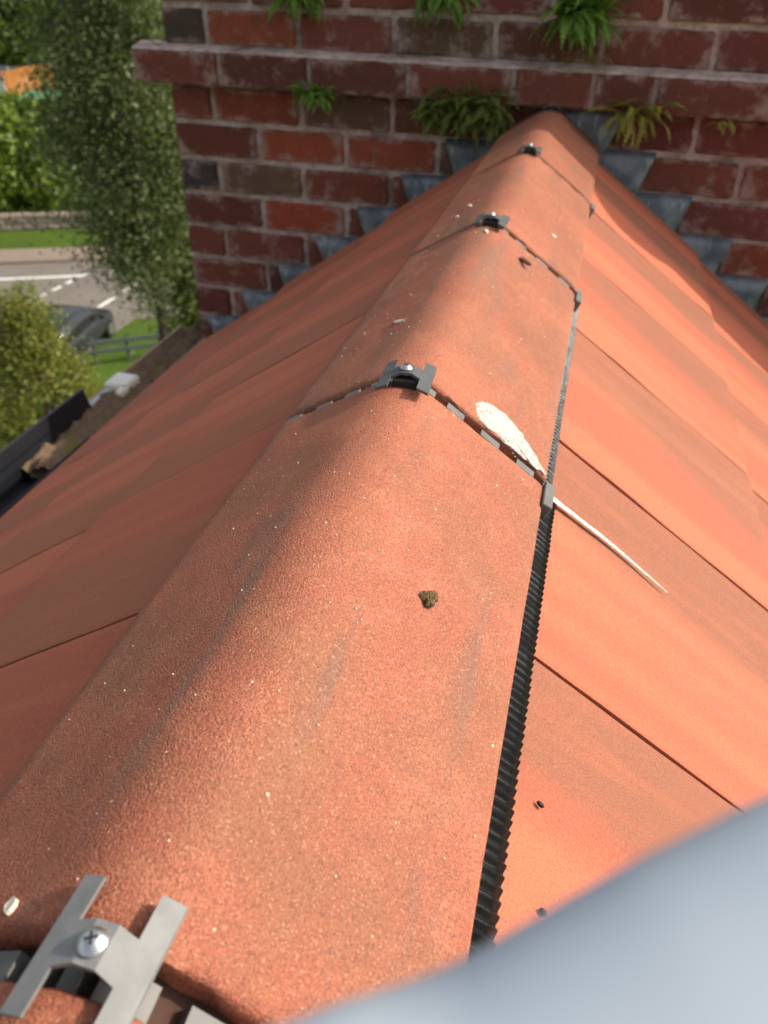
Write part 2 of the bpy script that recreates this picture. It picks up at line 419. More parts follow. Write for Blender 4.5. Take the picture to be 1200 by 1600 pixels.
for k in range(-2, 4):
    y0 = k*L + GAP/2 + (.002 if k >= 1 else 0); y1 = (k+1)*L - GAP/2 - (.002 if k >= 0 else 0)
    if k == 3: y0, y1 = 3*L+GAP/2, W-.006
    if k == -1: y0 = -.431
    if k == -2: y1 = -.448
    lab = {-2: 'ridge tile at the bottom edge, below the nearest clip and only just showing', -1: 'long red ridge tile nearest the camera, carrying the clump of moss',
           0: 'second full ridge tile, with the white smear at its near right corner', 1: 'third ridge tile, between the second and third clips, with pale flecks',
           2: 'far ridge tile with its upper end in the chimney shadow', 3: 'short cut end of ridge tile against the brick wall'}[k]
    o = obj('ridge_tile', ridge_tile(y1-y0, 7.7*k), None, (0, y0, 0)); tag(o, lab, 'ridge tile', 'tiles along the ridge')

# joint seals (unions) under every ridge joint
def union(k, lab):
    y = k*L + (.011 if k == -1 else 0); root = empty('ridge_joint_seal', (0, y, -.02)); tag(root, lab, 'joint seal', 'seals under the ridge joints')
    d0, d1 = .0155, .019
    def band(h0, h1, ya, yb, ia, ib):
        v = []
        for i in range(ia, ib+1):
            x, z = PR[i]; nn = prof_n(x)
            for yy in (ya, yb):
                for h in (h0, h1): v.append(Vector((x, yy, z+.02)) + nn*h)
        f = []
        for i in range(ib-ia):
            a = i*4; b = a+4
            f += [(a+1, b+1, b+3, a+3), (a, a+2, b+2, b), (a, b, b+1, a+1), (a+2, a+3, b+3, b+2)]
        f += [(0, 1, 3, 2), ((ib-ia)*4, (ib-ia)*4+2, (ib-ia)*4+3, (ib-ia)*4+1)]
        return v, f
    v, f = band(-.0195, -.0162, -.035, .035, 1, len(PR)-2); obj('band', mesh('band', v, f, BROWN if k == -1 else DARK, False), root)
    for i in range(1, 57, 6):
        v, f = band(-.0160, -.0085 if k == -1 else -.0022, *((-.0075, .004) if k == -1 else (-.0055, .0026)), i, i+3)
        obj('pad', mesh('pad', v, f, GREY), root)
    for s in (1,):
        x, z = PR[-1] if s > 0 else PR[0]
        # folded end tab hooked round the tile edge
        bm = bmesh.new(); bx(bm, -.0010, .0075, -.034, -.002, -.016, .0014)
        bmesh.ops.bevel(bm, geom=bm.edges[:], offset=.0006, segments=1, affect='EDGES')
        o = obj('end_tab', bm_mesh('end_tab', bm, GREY), root, (x, 0, z+.02), (0, s*.45, 0))
        if s < 0: o.rotation_euler = (0, .45, 0); o.scale = (-1, 1, 1); o.rotation_euler = (0, -.45, 0)
for k, lab in ((-1, 'grey joint seal with square pads under the nearest clip'), (0, 'grey joint seal with square pads beside the white smear'),
               (1, 'grey joint seal at the third ridge joint up, above the twig'), (2, 'small grey joint seal at the ridge joint below the chimney shadow'), (3, 'grey joint seal at the top of the ridge against the wall')):
    union(k, lab)

# H-shaped clips with screw
def clip(k, lab, dx=.006, dy=.0, rz=0., dz=.003):
    root = empty('ridge_clip', (dx, k*L+dy, .0085+dz), (0, 0, rz)); tag(root, lab, 'clip', 'clips over the ridge joints')
    bm = bmesh.new()
    # outline of the plate in (across, along) coordinates, bent over the crest
    hw, aw, hl, cb = .0195, .0085, .0225, .0062
    xs = [-hw, -hw+aw, -.004, 0, .004, hw-aw, hw]; ysn = [-hl, -cb*1.25, -cb*.3, cb*.6, cb*1.15, hl]
    T = .0022
    def zz(x): return -.42*max(0, abs(x)-.003) - .0006*(1-min(1, abs(x)/.004))
    cells = []
    for i in range(len(xs)-1):
        for j in range(len(ysn)-1):
            arm = i in (0, len(xs)-2)
            if not arm and j in (0, 4): continue
            cells.append((i, j))
    V = {}
    def vert(i, j, t):
        if (i, j, t) not in V:
            x, y = xs[i], ysn[j]
            if 0 < i < len(xs)-1 and j == 1 and i in (2, 3, 4): y += .0018
            if 0 < i < len(xs)-1 and j == 4 and i in (2, 3, 4): y += .0012
            V[i, j, t] = bm.verts.new((x, y, zz(x) - (T if t == 0 else 0)))
        return V[i, j, t]
    cs = set(cells)
    for (i, j) in cells:
        q = [(i, j), (i+1, j), (i+1, j+1), (i, j+1)]
        bm.faces.new([vert(*a, 1) for a in q]); bm.faces.new([vert(*a, 0) for a in q[::-1]])
        for (a, b, nb) in ((q[0], q[1], (i, j-1)), (q[1], q[2], (i+1, j)), (q[2], q[3], (i, j+1)), (q[3], q[0], (i-1, j))):
            if nb not in cs: bm.faces.new((vert(*a, 0), vert(*b, 0), vert(*b, 1), vert(*a, 1)))
    bmesh.ops.bevel(bm, geom=[e for e in bm.edges if e.calc_face_angle(0) > 1.0], offset=.0005, segments=2, affect='EDGES')
    obj('plate', bm_mesh('plate', bm, STEEL if k < 0 else STEELD), root)
    if k >= 0: obj('shade_block', box('shade_block', (-.0095, .0095, -.009, .009, -.022, -.0055), DARK, .001), root)  # dark block added so the shaded opening under the plate reads black
    # screw: sealing washer, domed head, cross recess, shank
    bm = bmesh.new()
    prof = [(.0046, -.0004), (.0048, .0006), (.0042, .0013), (.0030, .0024), (.0016, .0030), (0.0002, .0031)]
    n = 24; rings = [[bm.verts.new((r*math.cos(2*math.pi*q/n), r*math.sin(2*math.pi*q/n), z)) for q in range(n)] for r, z in prof]
    for a, b in zip(rings, rings[1:]):
        for q in range(n): bm.faces.new((a[q], a[(q+1) % n], b[(q+1) % n], b[q]))
    bm.faces.new(rings[-1]); bm.faces.new(rings[0][::-1])
    sw = obj('screw', bm_mesh('screw', bm, SCREW, True), root, (-.001, .001, .0002))
    bm = bmesh.new(); bx(bm, -.0021, .0021, -.00042, .00042, .0027, .00325); bx(bm, -.00042, .00042, -.0021, .0021, .0026, .00315)
    bmesh.ops.rotate(bm, verts=bm.verts[:], cent=(0, 0, 0), matrix=Matrix.Rotation(.5, 3, 'Z'))
    obj('cross_recess', bm_mesh('cross_recess', bm, DARK), sw)
    bm = bmesh.new(); tube(bm, [(0, 0, -.0004), (0, 0, -.032)], .0021, 10); obj('shank', bm_mesh('shank', bm, SCREW), sw)
clip(-1, 'large grey H-shaped ridge clip with cross-head screw, nearest the camera', .006, .012, -.03, .0)
clip(0, 'grey arched ridge clip with shiny screw above the white smear', .006, -.008, .05)
clip(1, 'small grey ridge clip above the brown twig', .006, -.008, -.02)
clip(2, 'tiny grey ridge clip just below the chimney shadow', .006, -.006, .03)
clip(3, 'dark ridge clip at the very top of the ridge against the bricks', .006, .03, 0)

# corrugated ridge roll showing below the tile edges
def roll_strip(s, lab):
    bm = bmesh.new(); y = Y0+.05; rows = []; pitch = .0062
    x0, z0 = (PR[-1] if s > 0 else PR[0]); base = abs(x0)
    i = 0
    while y < (.50 if s > 0 else W-.01):
        ph = 2*math.pi*(y + .0016*noise.noise(Vector((y*23, 4, 0))))/pitch
        c = math.sin(ph); wob = .0008*noise.noise(Vector((y*40, s, 0)))
        row = []; ow = .0098 if y < .0 else -.0008; lk = 1 if y < 0 else .45
        for q, (dx, lift) in enumerate(((-.022, .0030), (-.004, .0042), (.0005, .0040), (.005, .0030), (ow+wob+.0006*c, .0012)) if s > 0 else ((-.022, .003), (-.012, .003), (-.006, .003), (-.002, .002), (.001, .001))):
            x = base+dx
            surf = R0-SL*x + .0055 - ((.372 if s > 0 else .345)-x)*.036
            row.append(bm.verts.new((s*x, y + .0018*q*.5, surf + lift*(lk if s > 0 else 1) + ((.0017 if y < 0 else .001)*c if q else 0) + .0003*noise.noise(Vector((y*300, q, s))))))
        rows.append(row); y += pitch/7; i += 1
    for a, b in zip(rows, rows[1:]):
        for q in range(4): bm.faces.new((a[q], a[q+1], b[q+1], b[q]))
    r = bmesh.ops.extrude_edge_only(bm, edges=[e for e in bm.edges if len(e.link_faces) == 1 and all(v in rows_last for v in e.verts)]) if False else None
    o = obj('ridge_roll', bm_mesh('ridge_roll', bm, RUBBER, True)); tag(o, lab, 'sealing strip', 'corrugated strips under the ridge edges')
    md = o.modifiers.new('thickness', 'SOLIDIFY'); md.thickness = .0009; md.offset = -1
roll_strip(1, 'black corrugated sealing strip along the sunlit edge of the ridge tiles')
roll_strip(-1, 'black corrugated sealing strip tucked under the shaded edge of the ridge')

# ------------------------------------------------------------------ things lying on the ridge
# white dropping smear on the second ridge tile and its run down the slope
def surf_patch(name, outline, thick, on='ridge', lab='', mat=WHITE, seed=0):
    # outline in (x, y) ; a domed sheet that follows the tile under it
    cx = sum(p[0] for p in outline)/len(outline); cy = sum(p[1] for p in outline)/len(outline)
    def zsurf(x): return prof_at(x) if on == 'ridge' else -SL*x+.0052
    v = []; f = []; n = len(outline); rings = [1.0, .93, .75, .5, .25]
    for ri, r in enumerate(rings):
        for (x, y) in outline:
            px, py = cx+(x-cx)*r, cy+(y-cy)*r
            h = (0 if ri == 0 else thick*(.55+.45*(1-r))) + (.0002*fbm(Vector((px*300, py*300, seed))) if ri else 0)
            v.append((px, py, zsurf(px)+h-(.0006 if ri == 0 else 0)))
    v.append((cx, cy, zsurf(cx)+thick))
    for ri in range(len(rings)-1):
        for i in range(n):
            a = ri*n+i; b = ri*n+(i+1) % n; f.append((a, b, b+n, a+n))
    for i in range(n): f.append(((len(rings)-1)*n+i, (len(rings)-1)*n+(i+1) % n, len(v)-1))
    o = obj(name, mesh(name, v, f, mat, True)); tag(o, lab, 'dropping'); return o
def wob(pts, amp, seed, sub=5):
    out = []
    for i in range(len(pts)):
        a, b = pts[i], pts[(i+1) % len(pts)]
        for s in range(sub):
            t = s/sub; x = a[0]+(b[0]-a[0])*t; y = a[1]+(b[1]-a[1])*t
            out.append((x+amp*fbm(Vector((x*200, y*200, seed))), y+amp*fbm(Vector((x*200, y*200, seed+9)))))
    return out
sm = [(.060, .011), (.0555, .024), (.060, .038), (.069, .046), (.081, .046), (.094, .039), (.105, .028), (.114, .017), (.1195, .009), (.112, .0072), (.100, .0070), (.090, .0070), (.080, .0070), (.068, .0074)]
surf_patch('bird_dropping', wob(sm, .0026, 1), .0006, 'ridge', 'white smear of bird dropping on the corner of a ridge tile', WHITE, 2)
ln = [(.127, .0072), (.14, .0068), (.155, .0074), (.172, .0084), (.19, .0074), (.21, .0052), (.234, .0018), (.234, .0008), (.21, .0024), (.19, .0036), (.172, .0036), (.155, .0026), (.14, .0014), (.127, .0000)]
surf_patch('bird_dropping', [], 0) if False else None
def run_mesh():
    top = ln[:7]; bot = ln[7:][::-1]; bot = [bot[0]]+bot[1:]
    v = []; f = []; K = 40
    for i in range(K+1):
        t = i/K*6; k = min(5, int(t)); t -= k
        a = (top[k][0]+(top[k+1][0]-top[k][0])*t, top[k][1]+(top[k+1][1]-top[k][1])*t)
        b = (bot[k][0]+(bot[k+1][0]-bot[k][0])*t, bot[k][1]+(bot[k+1][1]-bot[k][1])*t)
        for q, s in enumerate((0, .3, .7, 1)):
            x = a[0]+(b[0]-a[0])*s; y = a[1]+(b[1]-a[1])*s + .0007*fbm(Vector((x*200, s, 2)))
            v.append((x, y, R0-SL*x - .0052*1 + .0128 - .0000*x + (.0004 if q in (0, 3) else .0010+.0002*fbm(Vector((x*300, s, 5)))) - (x-.366)*0.0 - max(0, (.372-x))*.036))
    for i in range(K):
        for q in range(3): f.append((i*4+q, i*4+q+1, (i+1)*4+q+1, (i+1)*4+q))
    return v, f
v, f = run_mesh()
o = obj('bird_dropping', mesh('dropping_run', v, f, WHITET, True)); tag(o, 'thin white run of dropping streaking down the sunlit roof tile', 'dropping')
# moss clump
MOSS = plain('moss_clump', (.20, .13, .05), .95, 0, (.07, .045, .02), 500, 1, .003)
def clump(name, x, y, r, lab, mat, seed, cat):
    bm = bmesh.new()
    for (ax, ay, rr) in ((-.35, .1, .62), (.35, .35, .62), (.32, -.45, .5), (0, .1, .6)):
        g = bmesh.ops.create_icosphere(bm, subdivisions=4, radius=r*rr)['verts']
        for q in g:
            p = q.co.copy(); d = 1+.32*fbm(p*420+Vector((seed+ax, 0, 0)), 3)
            q.co = Vector((p.x*d+ax*r, p.y*d+ay*r, p.z*d*.75+r*.22))
    o = obj(name, bm_mesh(name, bm, mat), None, (x, y, prof_at(x))); tag(o, lab, cat); return o
clump('moss_clump', .0655, -.206, .0062, 'small brown moss clump lying on the nearest ridge tile', MOSS, 1, 'moss')
TWIG = plain('twig_bark', (.20, .12, .06), .9, 0, (.10, .06, .03), 200, .5)
bm = bmesh.new(); tube(bm, [(0, 0, .003), (.006, -.003, .004), (.013, -.010, .003), (.017, -.014, .002)], [.0018, .0030, .0026, .0012], 7)
tag(obj('twig', bm_mesh('twig', bm, TWIG), None, (.047, .392, prof_at(.054))), 'short brown twig lying below the third ridge clip', 'twig')
FL = plain('pale_fleck', (.80, .72, .58), .9, 0, (.66, .58, .45), 100, .3)
def fleck(x, y, a, ln_, wd, lab, z=None, mat=FL, name='leaf_fleck'):
    bm = bmesh.new()
    pts = [(-1, 0), (-.5, .8), (.2, 1), (.8, .5), (1, 0), (.6, -.7), (-.2, -1), (-.7, -.6)]
    t = [bm.verts.new((p[0]*ln_/2, p[1]*wd/2, .0010+.0006*random.random())) for p in pts]
    b = [bm.verts.new((p[0]*ln_/2, p[1]*wd/2, -.0006)) for p in pts]
    bm.faces.new(t); bm.faces.new(b[::-1])
    for i in range(8): bm.faces.new((t[i], b[i], b[(i+1) % 8], t[(i+1) % 8]))
    z = prof_at(x)+.0002 if z is None else z
    nn = prof_n(x) if abs(x) < .12 else Vector((.573*math.copysign(1, x), 0, .819))
    o = obj(name, bm_mesh(name, bm, mat), None, (x, y, z), nn.to_track_quat('Z', 'Y').to_euler()); o.rotation_euler.rotate_axis('Z', a)
    tag(o, lab, 'debris'); return o
fleck(-.036, .142, .9, .018, .005, 'white sliver on the second full ridge tile, left of the crest')
fleck(.077, .570, 2.2, .012, .005, 'white fleck on the right flank of the third ridge tile')
fleck(-.045, .60, .4, .016, .005, 'pale fleck on the left flank of the third ridge tile, upper of two')
fleck(-.055, .56, .5, .010, .004, 'small pale fleck on the left flank of the third ridge tile, lower of two')
fleck(.005, .410, .2, .011, .004, 'pale fleck on the crest just below the third clip')
fleck(-.041, -.424, .3, .007, .005, 'white crumb beside the nearest clip at the left edge')
DK = plain('black_seed', (.012, .01, .01), .7, 0, None, 90, .2)
def onslope(x): return R0-SL*x+.0052-max(0, .372-x)*.036
fleck(.145, -.270, 1.2, .0045, .0018, 'black seed on the roof tile, upper of two beside the corrugated strip', onslope(.145), DK, 'seed')
fleck(.152, -.325, 1.0, .0042, .0022, 'black seed on the roof tile, lower of two near the blurred fabric', onslope(.152), DK, 'seed')
# tiny crumbs scattered on the ridge: too many to count
v = []; f = []
for i in range(420):
    x = random.uniform(-.095, .115); y = random.uniform(-.43, .8); r = random.uniform(.0002, .0007)*(1 if random.random() < .9 else 1.6)
    c = Vector((x, y, prof_at(x)+r*.3)); b = len(v)
    for d in ((1, 0, 0), (-1, 0, 0), (0, 1, 0), (0, -1, 0), (0, 0, 1), (0, 0, -1)): v.append(c+Vector(d)*r*random.uniform(.6, 1.3))
    f += [(b, b+2, b+4), (b+2, b+1, b+4), (b+1, b+3, b+4), (b+3, b, b+4), (b+2, b, b+5), (b+1, b+2, b+5), (b+3, b+1, b+5), (b, b+3, b+5)]
o = obj('grit', mesh('grit', v, f, FL)); tag(o, 'pale grit and crumbs scattered over the ridge tiles', 'grit', None, 'stuff')

# ------------------------------------------------------------------ chimney
ch = empty('chimney', (XL, W, GZ)); tag(ch, 'weathered red brick chimney stack with projecting course and lead flashing at its foot', 'chimney')
CD = .62; TOPZ = .078+5*GA
off = Vector((-XL, -W, -GZ))
RC = .007
def chobj(name, me, p=(0, 0, 0), rot=None): return obj(name, me, ch, Vector(p)+off, rot)
core = box('mortar_core', (XL+RC, XR-RC, W+RC, W+CD-RC, GZ, TOPZ-.004), MORT)
# subdivided front mortar face with relief
chobj('mortar_core', core)
BR = []
def brick_mesh(ln_, hgt, dp, seed):
    bm = bmesh.new(); nx, nz, ny = 12, 5, 3
    bx(bm, -ln_/2, ln_/2, 0, dp, -hgt/2, hgt/2)
    bmesh.ops.bevel(bm, geom=bm.edges[:], offset=.004, segments=2, affect='EDGES')
    bmesh.ops.subdivide_edges(bm, edges=[e for e in bm.edges if e.calc_length() > .03], cuts=5, use_grid_fill=True)
    for q in bm.verts:
        p = q.co*38+Vector((seed, 0, 0)); q.co += Vector((fbm(p), fbm(p+Vector((9, 0, 0))), fbm(p+Vector((0, 7, 0)))))*.0032
    return bm_mesh('brick', bm, BRICK, True)
BH = GA-.0125
SH = [brick_mesh(.214, BH, .09, k*3.3) for k in range(5)]
HF = [brick_mesh(.100, BH, .09, 50+k*3.3) for k in range(3)]
CB = [brick_mesh(.222, .0685, .12, 90+k*2.7) for k in range(3)]
COLS = [(.16, .047, .033), (.14, .044, .033), (.18, .052, .034), (.22, .058, .030), (.11, .045, .032), (.15, .05, .036), (.10, .065, .042), (.045, .038, .034), (.135, .04, .035)]
WTS = [5, 5, 4, 3, 3, 4, 2, 1, 5]
def lay(me, x, y, z, rz=0, colr=None, sx=1.):
    o = obj('brick', me, ch, Vector((x, y, z))+off, (random.uniform(-.012, .012), random.uniform(-.012, .012), rz+random.uniform(-.012, .012)), (sx, 1, 1))
    c = colr or random.choices(COLS, WTS)[0]; f_ = random.uniform(.85, 1.25); o.color = (c[0]*f_*1.15, c[1]*f_*1.06, c[2]*f_*1.02, 1); return o
fixed = {(1, 1): (.25, .062, .03), (2, 0): (.045, .042, .042), (2, 1): (.12, .085, .055), (3, 1): (.26, .055, .028), (0, 1): (.20, .052, .03), (-2, 0): (.06, .05, .04)}
PT = .2265
for j in range(-6, 12):
    if j == -1: continue
    zt = ZB + GA*(1-j) if j >= 0 else .078 + GA*(-j-1)
    zc = (ZB + GA*(1-j) - GA/2) if j >= 0 else (.078 + GA*(-j-2) + GA/2)
    half = (j % 2 == 0)
    x = XL; i = 0
    while x < XR-.05:
        ln_ = .113 if (half and i == 0) else PT
        xc = x+ln_/2
        if x+ln_ > XR: ln_ = XR-x; xc = x+ln_/2
        hidden = zc+GA/2 < -SL*(abs(xc)+.12)-.05
        if xc > -.6 and zc < -.62: hidden = True
        if not hidden:
            if ln_ < .15: lay(random.choice(HF), xc, W+random.uniform(-.002, .002), zc, 0, fixed.get((j, i)), (ln_-.0125)/.100)
            else: lay(random.choice(SH), xc, W+random.uniform(-.002, .002), zc, 0, fixed.get((j, i)), (ln_-.0125)/.214)
        x += ln_; i += 1
    # left return of the stack
    y = W + (.113 if not half else PT*.5)
    for r in range(2):
        lay(random.choice(SH), XL+random.uniform(-.001, .002), y+.107+.006+r*PT, zc, -math.pi/2)
        pass
# projecting course
cx = [-1.0, -.772, -.551, -.318, -.085, .085, .212, .447, .675, .90, 1.13, 1.36, 1.59, 1.82, 2.05, 2.22]
for a, b in zip(cx, cx[1:]):
    lay(random.choice(CB), (a+b)/2, W-.048+random.uniform(-.002, .002), .0385, 0, random.choice(((.13, .042, .03), (.11, .04, .03), (.145, .045, .032), (.09, .05, .036))), (b-a-.011)/.222)
for r in range(3): lay(random.choice(CB), -1.0+.0, W+.072+.115+r*.23, .0385, -math.pi/2, (.13, .042, .03))
chobj('mortar_bed', box('mortar_bed', (-.985, 2.2, W-.038, W+CD, .003, .0735), MORT, .004))
# sloping mortar fillet on the ledge
bm = bmesh.new(); NX = 120
rows = []
for i in range(NX+1):
    x = -.992+3.2*i/NX
    rows.append([bm.verts.new((x, W-.043+.004*fbm(Vector((x*22, 0, 1))), .0725)), bm.verts.new((x, W-.040+.004*fbm(Vector((x*22, 0, 1))), .0765+.0018*fbm(Vector((x*30, 2, 1))))), bm.verts.new((x, W-.015, .081+.002*fbm(Vector((x*30, 5, 1))))), bm.verts.new((x, W+.012, .0865+.002*fbm(Vector((x*26, 8, 1)))))])
for a, b in zip(rows, rows[1:]):
    for q in range(3): bm.faces.new((a[q], b[q], b[q+1], a[q+1]))
chobj('mortar_fillet', bm_mesh('mortar_fillet', bm, MORT, True))
# unseen stack top and an added pot, sized to cast the chimney shadow
chobj('capping', box('capping', (XL-.03, XR+.03, W-.03, W+CD+.03, TOPZ, TOPZ+.06), MORT, .008, 2))
POT = plain('terracotta_pot', (.38, .15, .08), .9, 0, (.3, .12, .07), 20, .4, .004)
def pot(x, r, h, lab):
    bm = bmesh.new(); prof = [(r*1.1, 0), (r*1.1, .05), (r, .07), (r*.95, h-.06), (r*1.08, h-.05), (r*1.08, h), (r*.8, h), (r*.78, .02)]
    n = 28; rings = [[bm.verts.new((q*math.cos(2*math.pi*i/n), q*math.sin(2*math.pi*i/n), z)) for i in range(n)] for q, z in prof]
    for a, b in zip(rings, rings[1:]):
        for i in range(n): bm.faces.new((a[i], a[(i+1) % n], b[(i+1) % n], b[i]))
    bm.faces.new(rings[0][::-1]); bm.faces.new(rings[-1])
    tag(obj('shadow_pot', bm_mesh('shadow_pot', bm, POT, True), None, (x, W+.24, TOPZ+.059)), lab, 'chimney pot', 'unseen pots added to the chimney')
pot(1.75, .13, .42, 'unseen terracotta chimney pot added above the frame to cast the roof shadow')

# lead step flashing
def flashing(s, lab):
    root = empty('lead_flashing', (0, W, 0)); tag(root, lab, 'flashing', 'stepped lead flashings at the foot of the chimney')
    ex = .88 if s < 0 else 1.19; v = []; f = []
    for i in range(41):
        x = .09+(ex-.09)*i/40
        for q in range(5):
            v.append((s*x, -.155+.149*q/4, R0-SL*x-.021+.0025*fbm(Vector((x*16, q*.8, s)))+(.004 if q == 4 else 0)))
    for i in range(40):
        for q in range(4):
            k = i*5+q; fc = (k, k+5, k+6, k+1); f.append(fc if s > 0 else fc[::-1])
    ap = obj('apron', mesh('apron', v, f, LEAD, True), root); md = ap.modifiers.new('thickness', 'SOLIDIFY'); md.thickness = .003; md.offset = -1
    for j in range(-0, 9):
        zt = ZB - GA*j + .003
        if s > 0: zt = ZB - GA*(j-1) + .003
        if s < 0 and zt < -.78: continue
        if s < 0: xo = .448+(-zt-.25)*1.30 + random.uniform(-.006, .006); xb = xo-.036
        else: xo = .25+(-zt-.084)*1.2 + random.uniform(-.005, .005); xb = xo-.028
        if s > 0 and j == 0: xo = .165; xb = .13
        xi = max(0., xo-.26); xo = min(xo, .905) if s < 0 else xo
        zl = zt - GA*1.04
        # polygon in x-z: outer top, inner top, inner bottom (under the tiles), lower vertex
        nx, nz = 8, 6; v = []; f = []
        for a in range(nx+1):
            for b in range(nz+1):
                tb = b/nz; ta = a/nx
                xo_ = xo + (xb-xo)*tb
                x = xi + (xo_-xi)*ta; z = zt + (zl-zt)*tb
                curl = (.012 if s < 0 else .004)*max(0, ta-.72)/.28*(1-.3*tb)*(1.3 if s < 0 else 1)
                y = -.0075 - .003*fbm(Vector((x*14, z*14, j+s*5))) - curl - (.010*tb) + (.012 if b == 0 else 0)
                v.append((s*x, y, z))
        for a in range(nx):
            for b in range(nz):
                q = (a*(nz+1)+b, (a+1)*(nz+1)+b, (a+1)*(nz+1)+b+1, a*(nz+1)+b+1)
                f.append(q if s < 0 else q[::-1])
        o = obj('step', mesh('step', v, f, LEAD, True), root)
        md = o.modifiers.new('thickness', 'SOLIDIFY'); md.thickness = .003; md.offset = 0
flashing(-1, 'stepped blue-grey lead flashing climbing the shaded left slope')
flashing(1, 'stepped blue-grey lead flashing climbing the right slope beside the shadow')
tag(clump('moss_tuft', -.926+.0, 0, .011, 'x', WHITE, 4, 'x'), 'small white lump on the left end of the projecting brick course', 'dropping')
bpy.data.objects['moss_tuft'].location = (-.935, W-.02, .083); bpy.data.objects['moss_tuft'].name = 'bird_dropping'

# ------------------------------------------------------------------ ferns and wall plants
FERN = leaf_mat('fern_green', (.11, .22, .025), (.19, .32, .04), (.08, .16, .02), 30)
FERND = leaf_mat('fern_dark', (.08, .13, .02), (.17, .22, .035), (.15, .15, .035), 30)
FERNY = leaf_mat('fern_yellow', (.16, .22, .03), (.32, .28, .04), (.30, .17, .04), 30)
def frond_mesh(mat, ln_, wd, npair, droop, lift, seed, strap=False):
    bm = bmesh.new(); rnd = random.Random(seed); K = npair
    pts = []
    for i in range(K+1):
        t = i/K; ang = lift - (lift+droop)*t**1.1
        if i == 0: p = Vector((0, 0, 0))
        else: p = p + Vector((math.cos(ang), 0, math.sin(ang)))*ln_/K
        p = p + Vector((0, .04*ln_/K*math.sin(seed+3*t), 0)); pts.append(p.copy())
    for i in range(K):
        a, b = pts[i], pts[i+1]; w_ = wd*.02+.0006
        bm.faces.new([bm.verts.new(q) for q in (a+Vector((0, -w_, 0)), a+Vector((0, w_, 0)), b+Vector((0, w_, 0)), b+Vector((0, -w_, 0)))])
        t = (i+.5)/K; env = (math.sin(math.pi*min(1, t*.9+.12))**.7)*(1-.25*t)
        if t < .12: continue
        d = (b-a).normalized(); c = (a+b)/2
        for s in (-1, 1):
            wl = wd*env*rnd.uniform(.8, 1.1); th = ln_/K*(.62 if not strap else .95)
            tip = c + Vector((0, s*wl, 0)) + d*wl*.35 + Vector((0, 0, -wl*.25*rnd.random()))
            md = c + Vector((0, s*wl*.55, 0)) + d*wl*.18 + Vector((0, 0, wl*.12))
            vs = [bm.verts.new(q) for q in (c-d*th*.5, c+d*th*.5, md+d*th*.45, tip, md-d*th*.55)]
            bm.faces.new(vs if s < 0 else vs[::-1])
    me = bpy.data.meshes.new('frond'); bm.to_mesh(me); bm.free(); me.materials.append(mat); return me
def fern(x, z, y, n, size, mat, lab, wd=.011, droop=1.2, lift=.5, spread=1.3, strap=False, yaw0=0, npair=11, rootw=.02, tip=.7, rootz=.008):
    root = empty('wall_fern', (x, y, z)); tag(root, lab, 'fern', 'ferns rooted in the brickwork')
    M = [frond_mesh(mat, 1*size, wd, npair, droop*random.uniform(.7, 1.3), lift*random.uniform(.3, 1.6), 5*q+x, strap) for q in range(4)]
    for i in range(n):
        a = -math.pi/2 + random.uniform(-spread, spread) + yaw0
        o = obj('frond', M[i % 4], root, (random.uniform(-rootw, rootw), random.uniform(-.004, .004), random.uniform(-rootz, rootz)), (random.uniform(-.5, .5), random.uniform(-tip, .5), a), random.uniform(.55, 1.15))
F0 = W-.012
fern(-.575, .195, F0, 80, .085, FERN, 'bright green fern hanging at the top edge, leftmost of the three', .011, 1.4, .4, 1.2, True, 0, 12, .03)
fern(-.26, .205, F0, 55, .085, FERN, 'bright green fern hanging at the top edge, middle of the three', .010, 1.4, .4, 1.2, True, 0, 12, .025)
fern(.035, .165, W-.02, 110, .112, FERN, 'largest bright green fern, sprouting above the ridge end', .014, 1.2, .6, 1.45, True, .15, 12, .03, 1.1)
fern(-.535, -.002, W-.052, 80, .058, FERN, 'small green plant under the projecting course, left of the ridge', .009, .8, .3, 1.4, False, 0, 9, .035, .9)
fern(-.19, -.022, W-.040, 290, .070, FERND, 'dense dark green fern clump under the projecting course beside the ridge end', .012, .9, .6, 1.45, False, 0, 11, .085, 1.1, .028)
fern(.19, .002, W-.05, 50, .085, FERNY, 'straggly yellowing fern under the projecting course, right of the ridge end', .010, 1.3, .3, 1.4, True, 0, 9, .035, .9)
fern(.36, -.004, W-.048, 14, .030, FERNY, 'tiny yellow-green fern under the projecting course near the right edge', .006, 1.0, .2, 1.3, False, 0, 7, .02)
HAY = leaf_mat('dry_grass', (.22, .15, .06), (.30, .22, .10))
root = empty('dry_grass_tuft', (.06, W-.03, .10)); tag(root, 'tuft of dry brown grass below the largest fern', 'grass')
bm = bmesh.new()
for i in range(60):
    p = Vector((random.uniform(-.05, .05), 0, random.uniform(-.005, .01))); d = Vector((random.uniform(-.6, .6), -random.uniform(.2, .8), random.uniform(-.9, .3))).normalized()*random.uniform(.02, .05)
    sd = Vector((.0007, 0, 0)); q = p+d*.5+Vector((0, 0, .003)); e = p+d+Vector((0, 0, -.008))
    v4 = [bm.verts.new(t) for t in (p-sd, p+sd, q+sd, q-sd, e)]
    bm.faces.new(v4[:4]); bm.faces.new((v4[3], v4[2], v4[4]))
me = bpy.data.meshes.new('blades'); bm.to_mesh(me); bm.free(); me.materials.append(HAY); obj('blades', me, root)

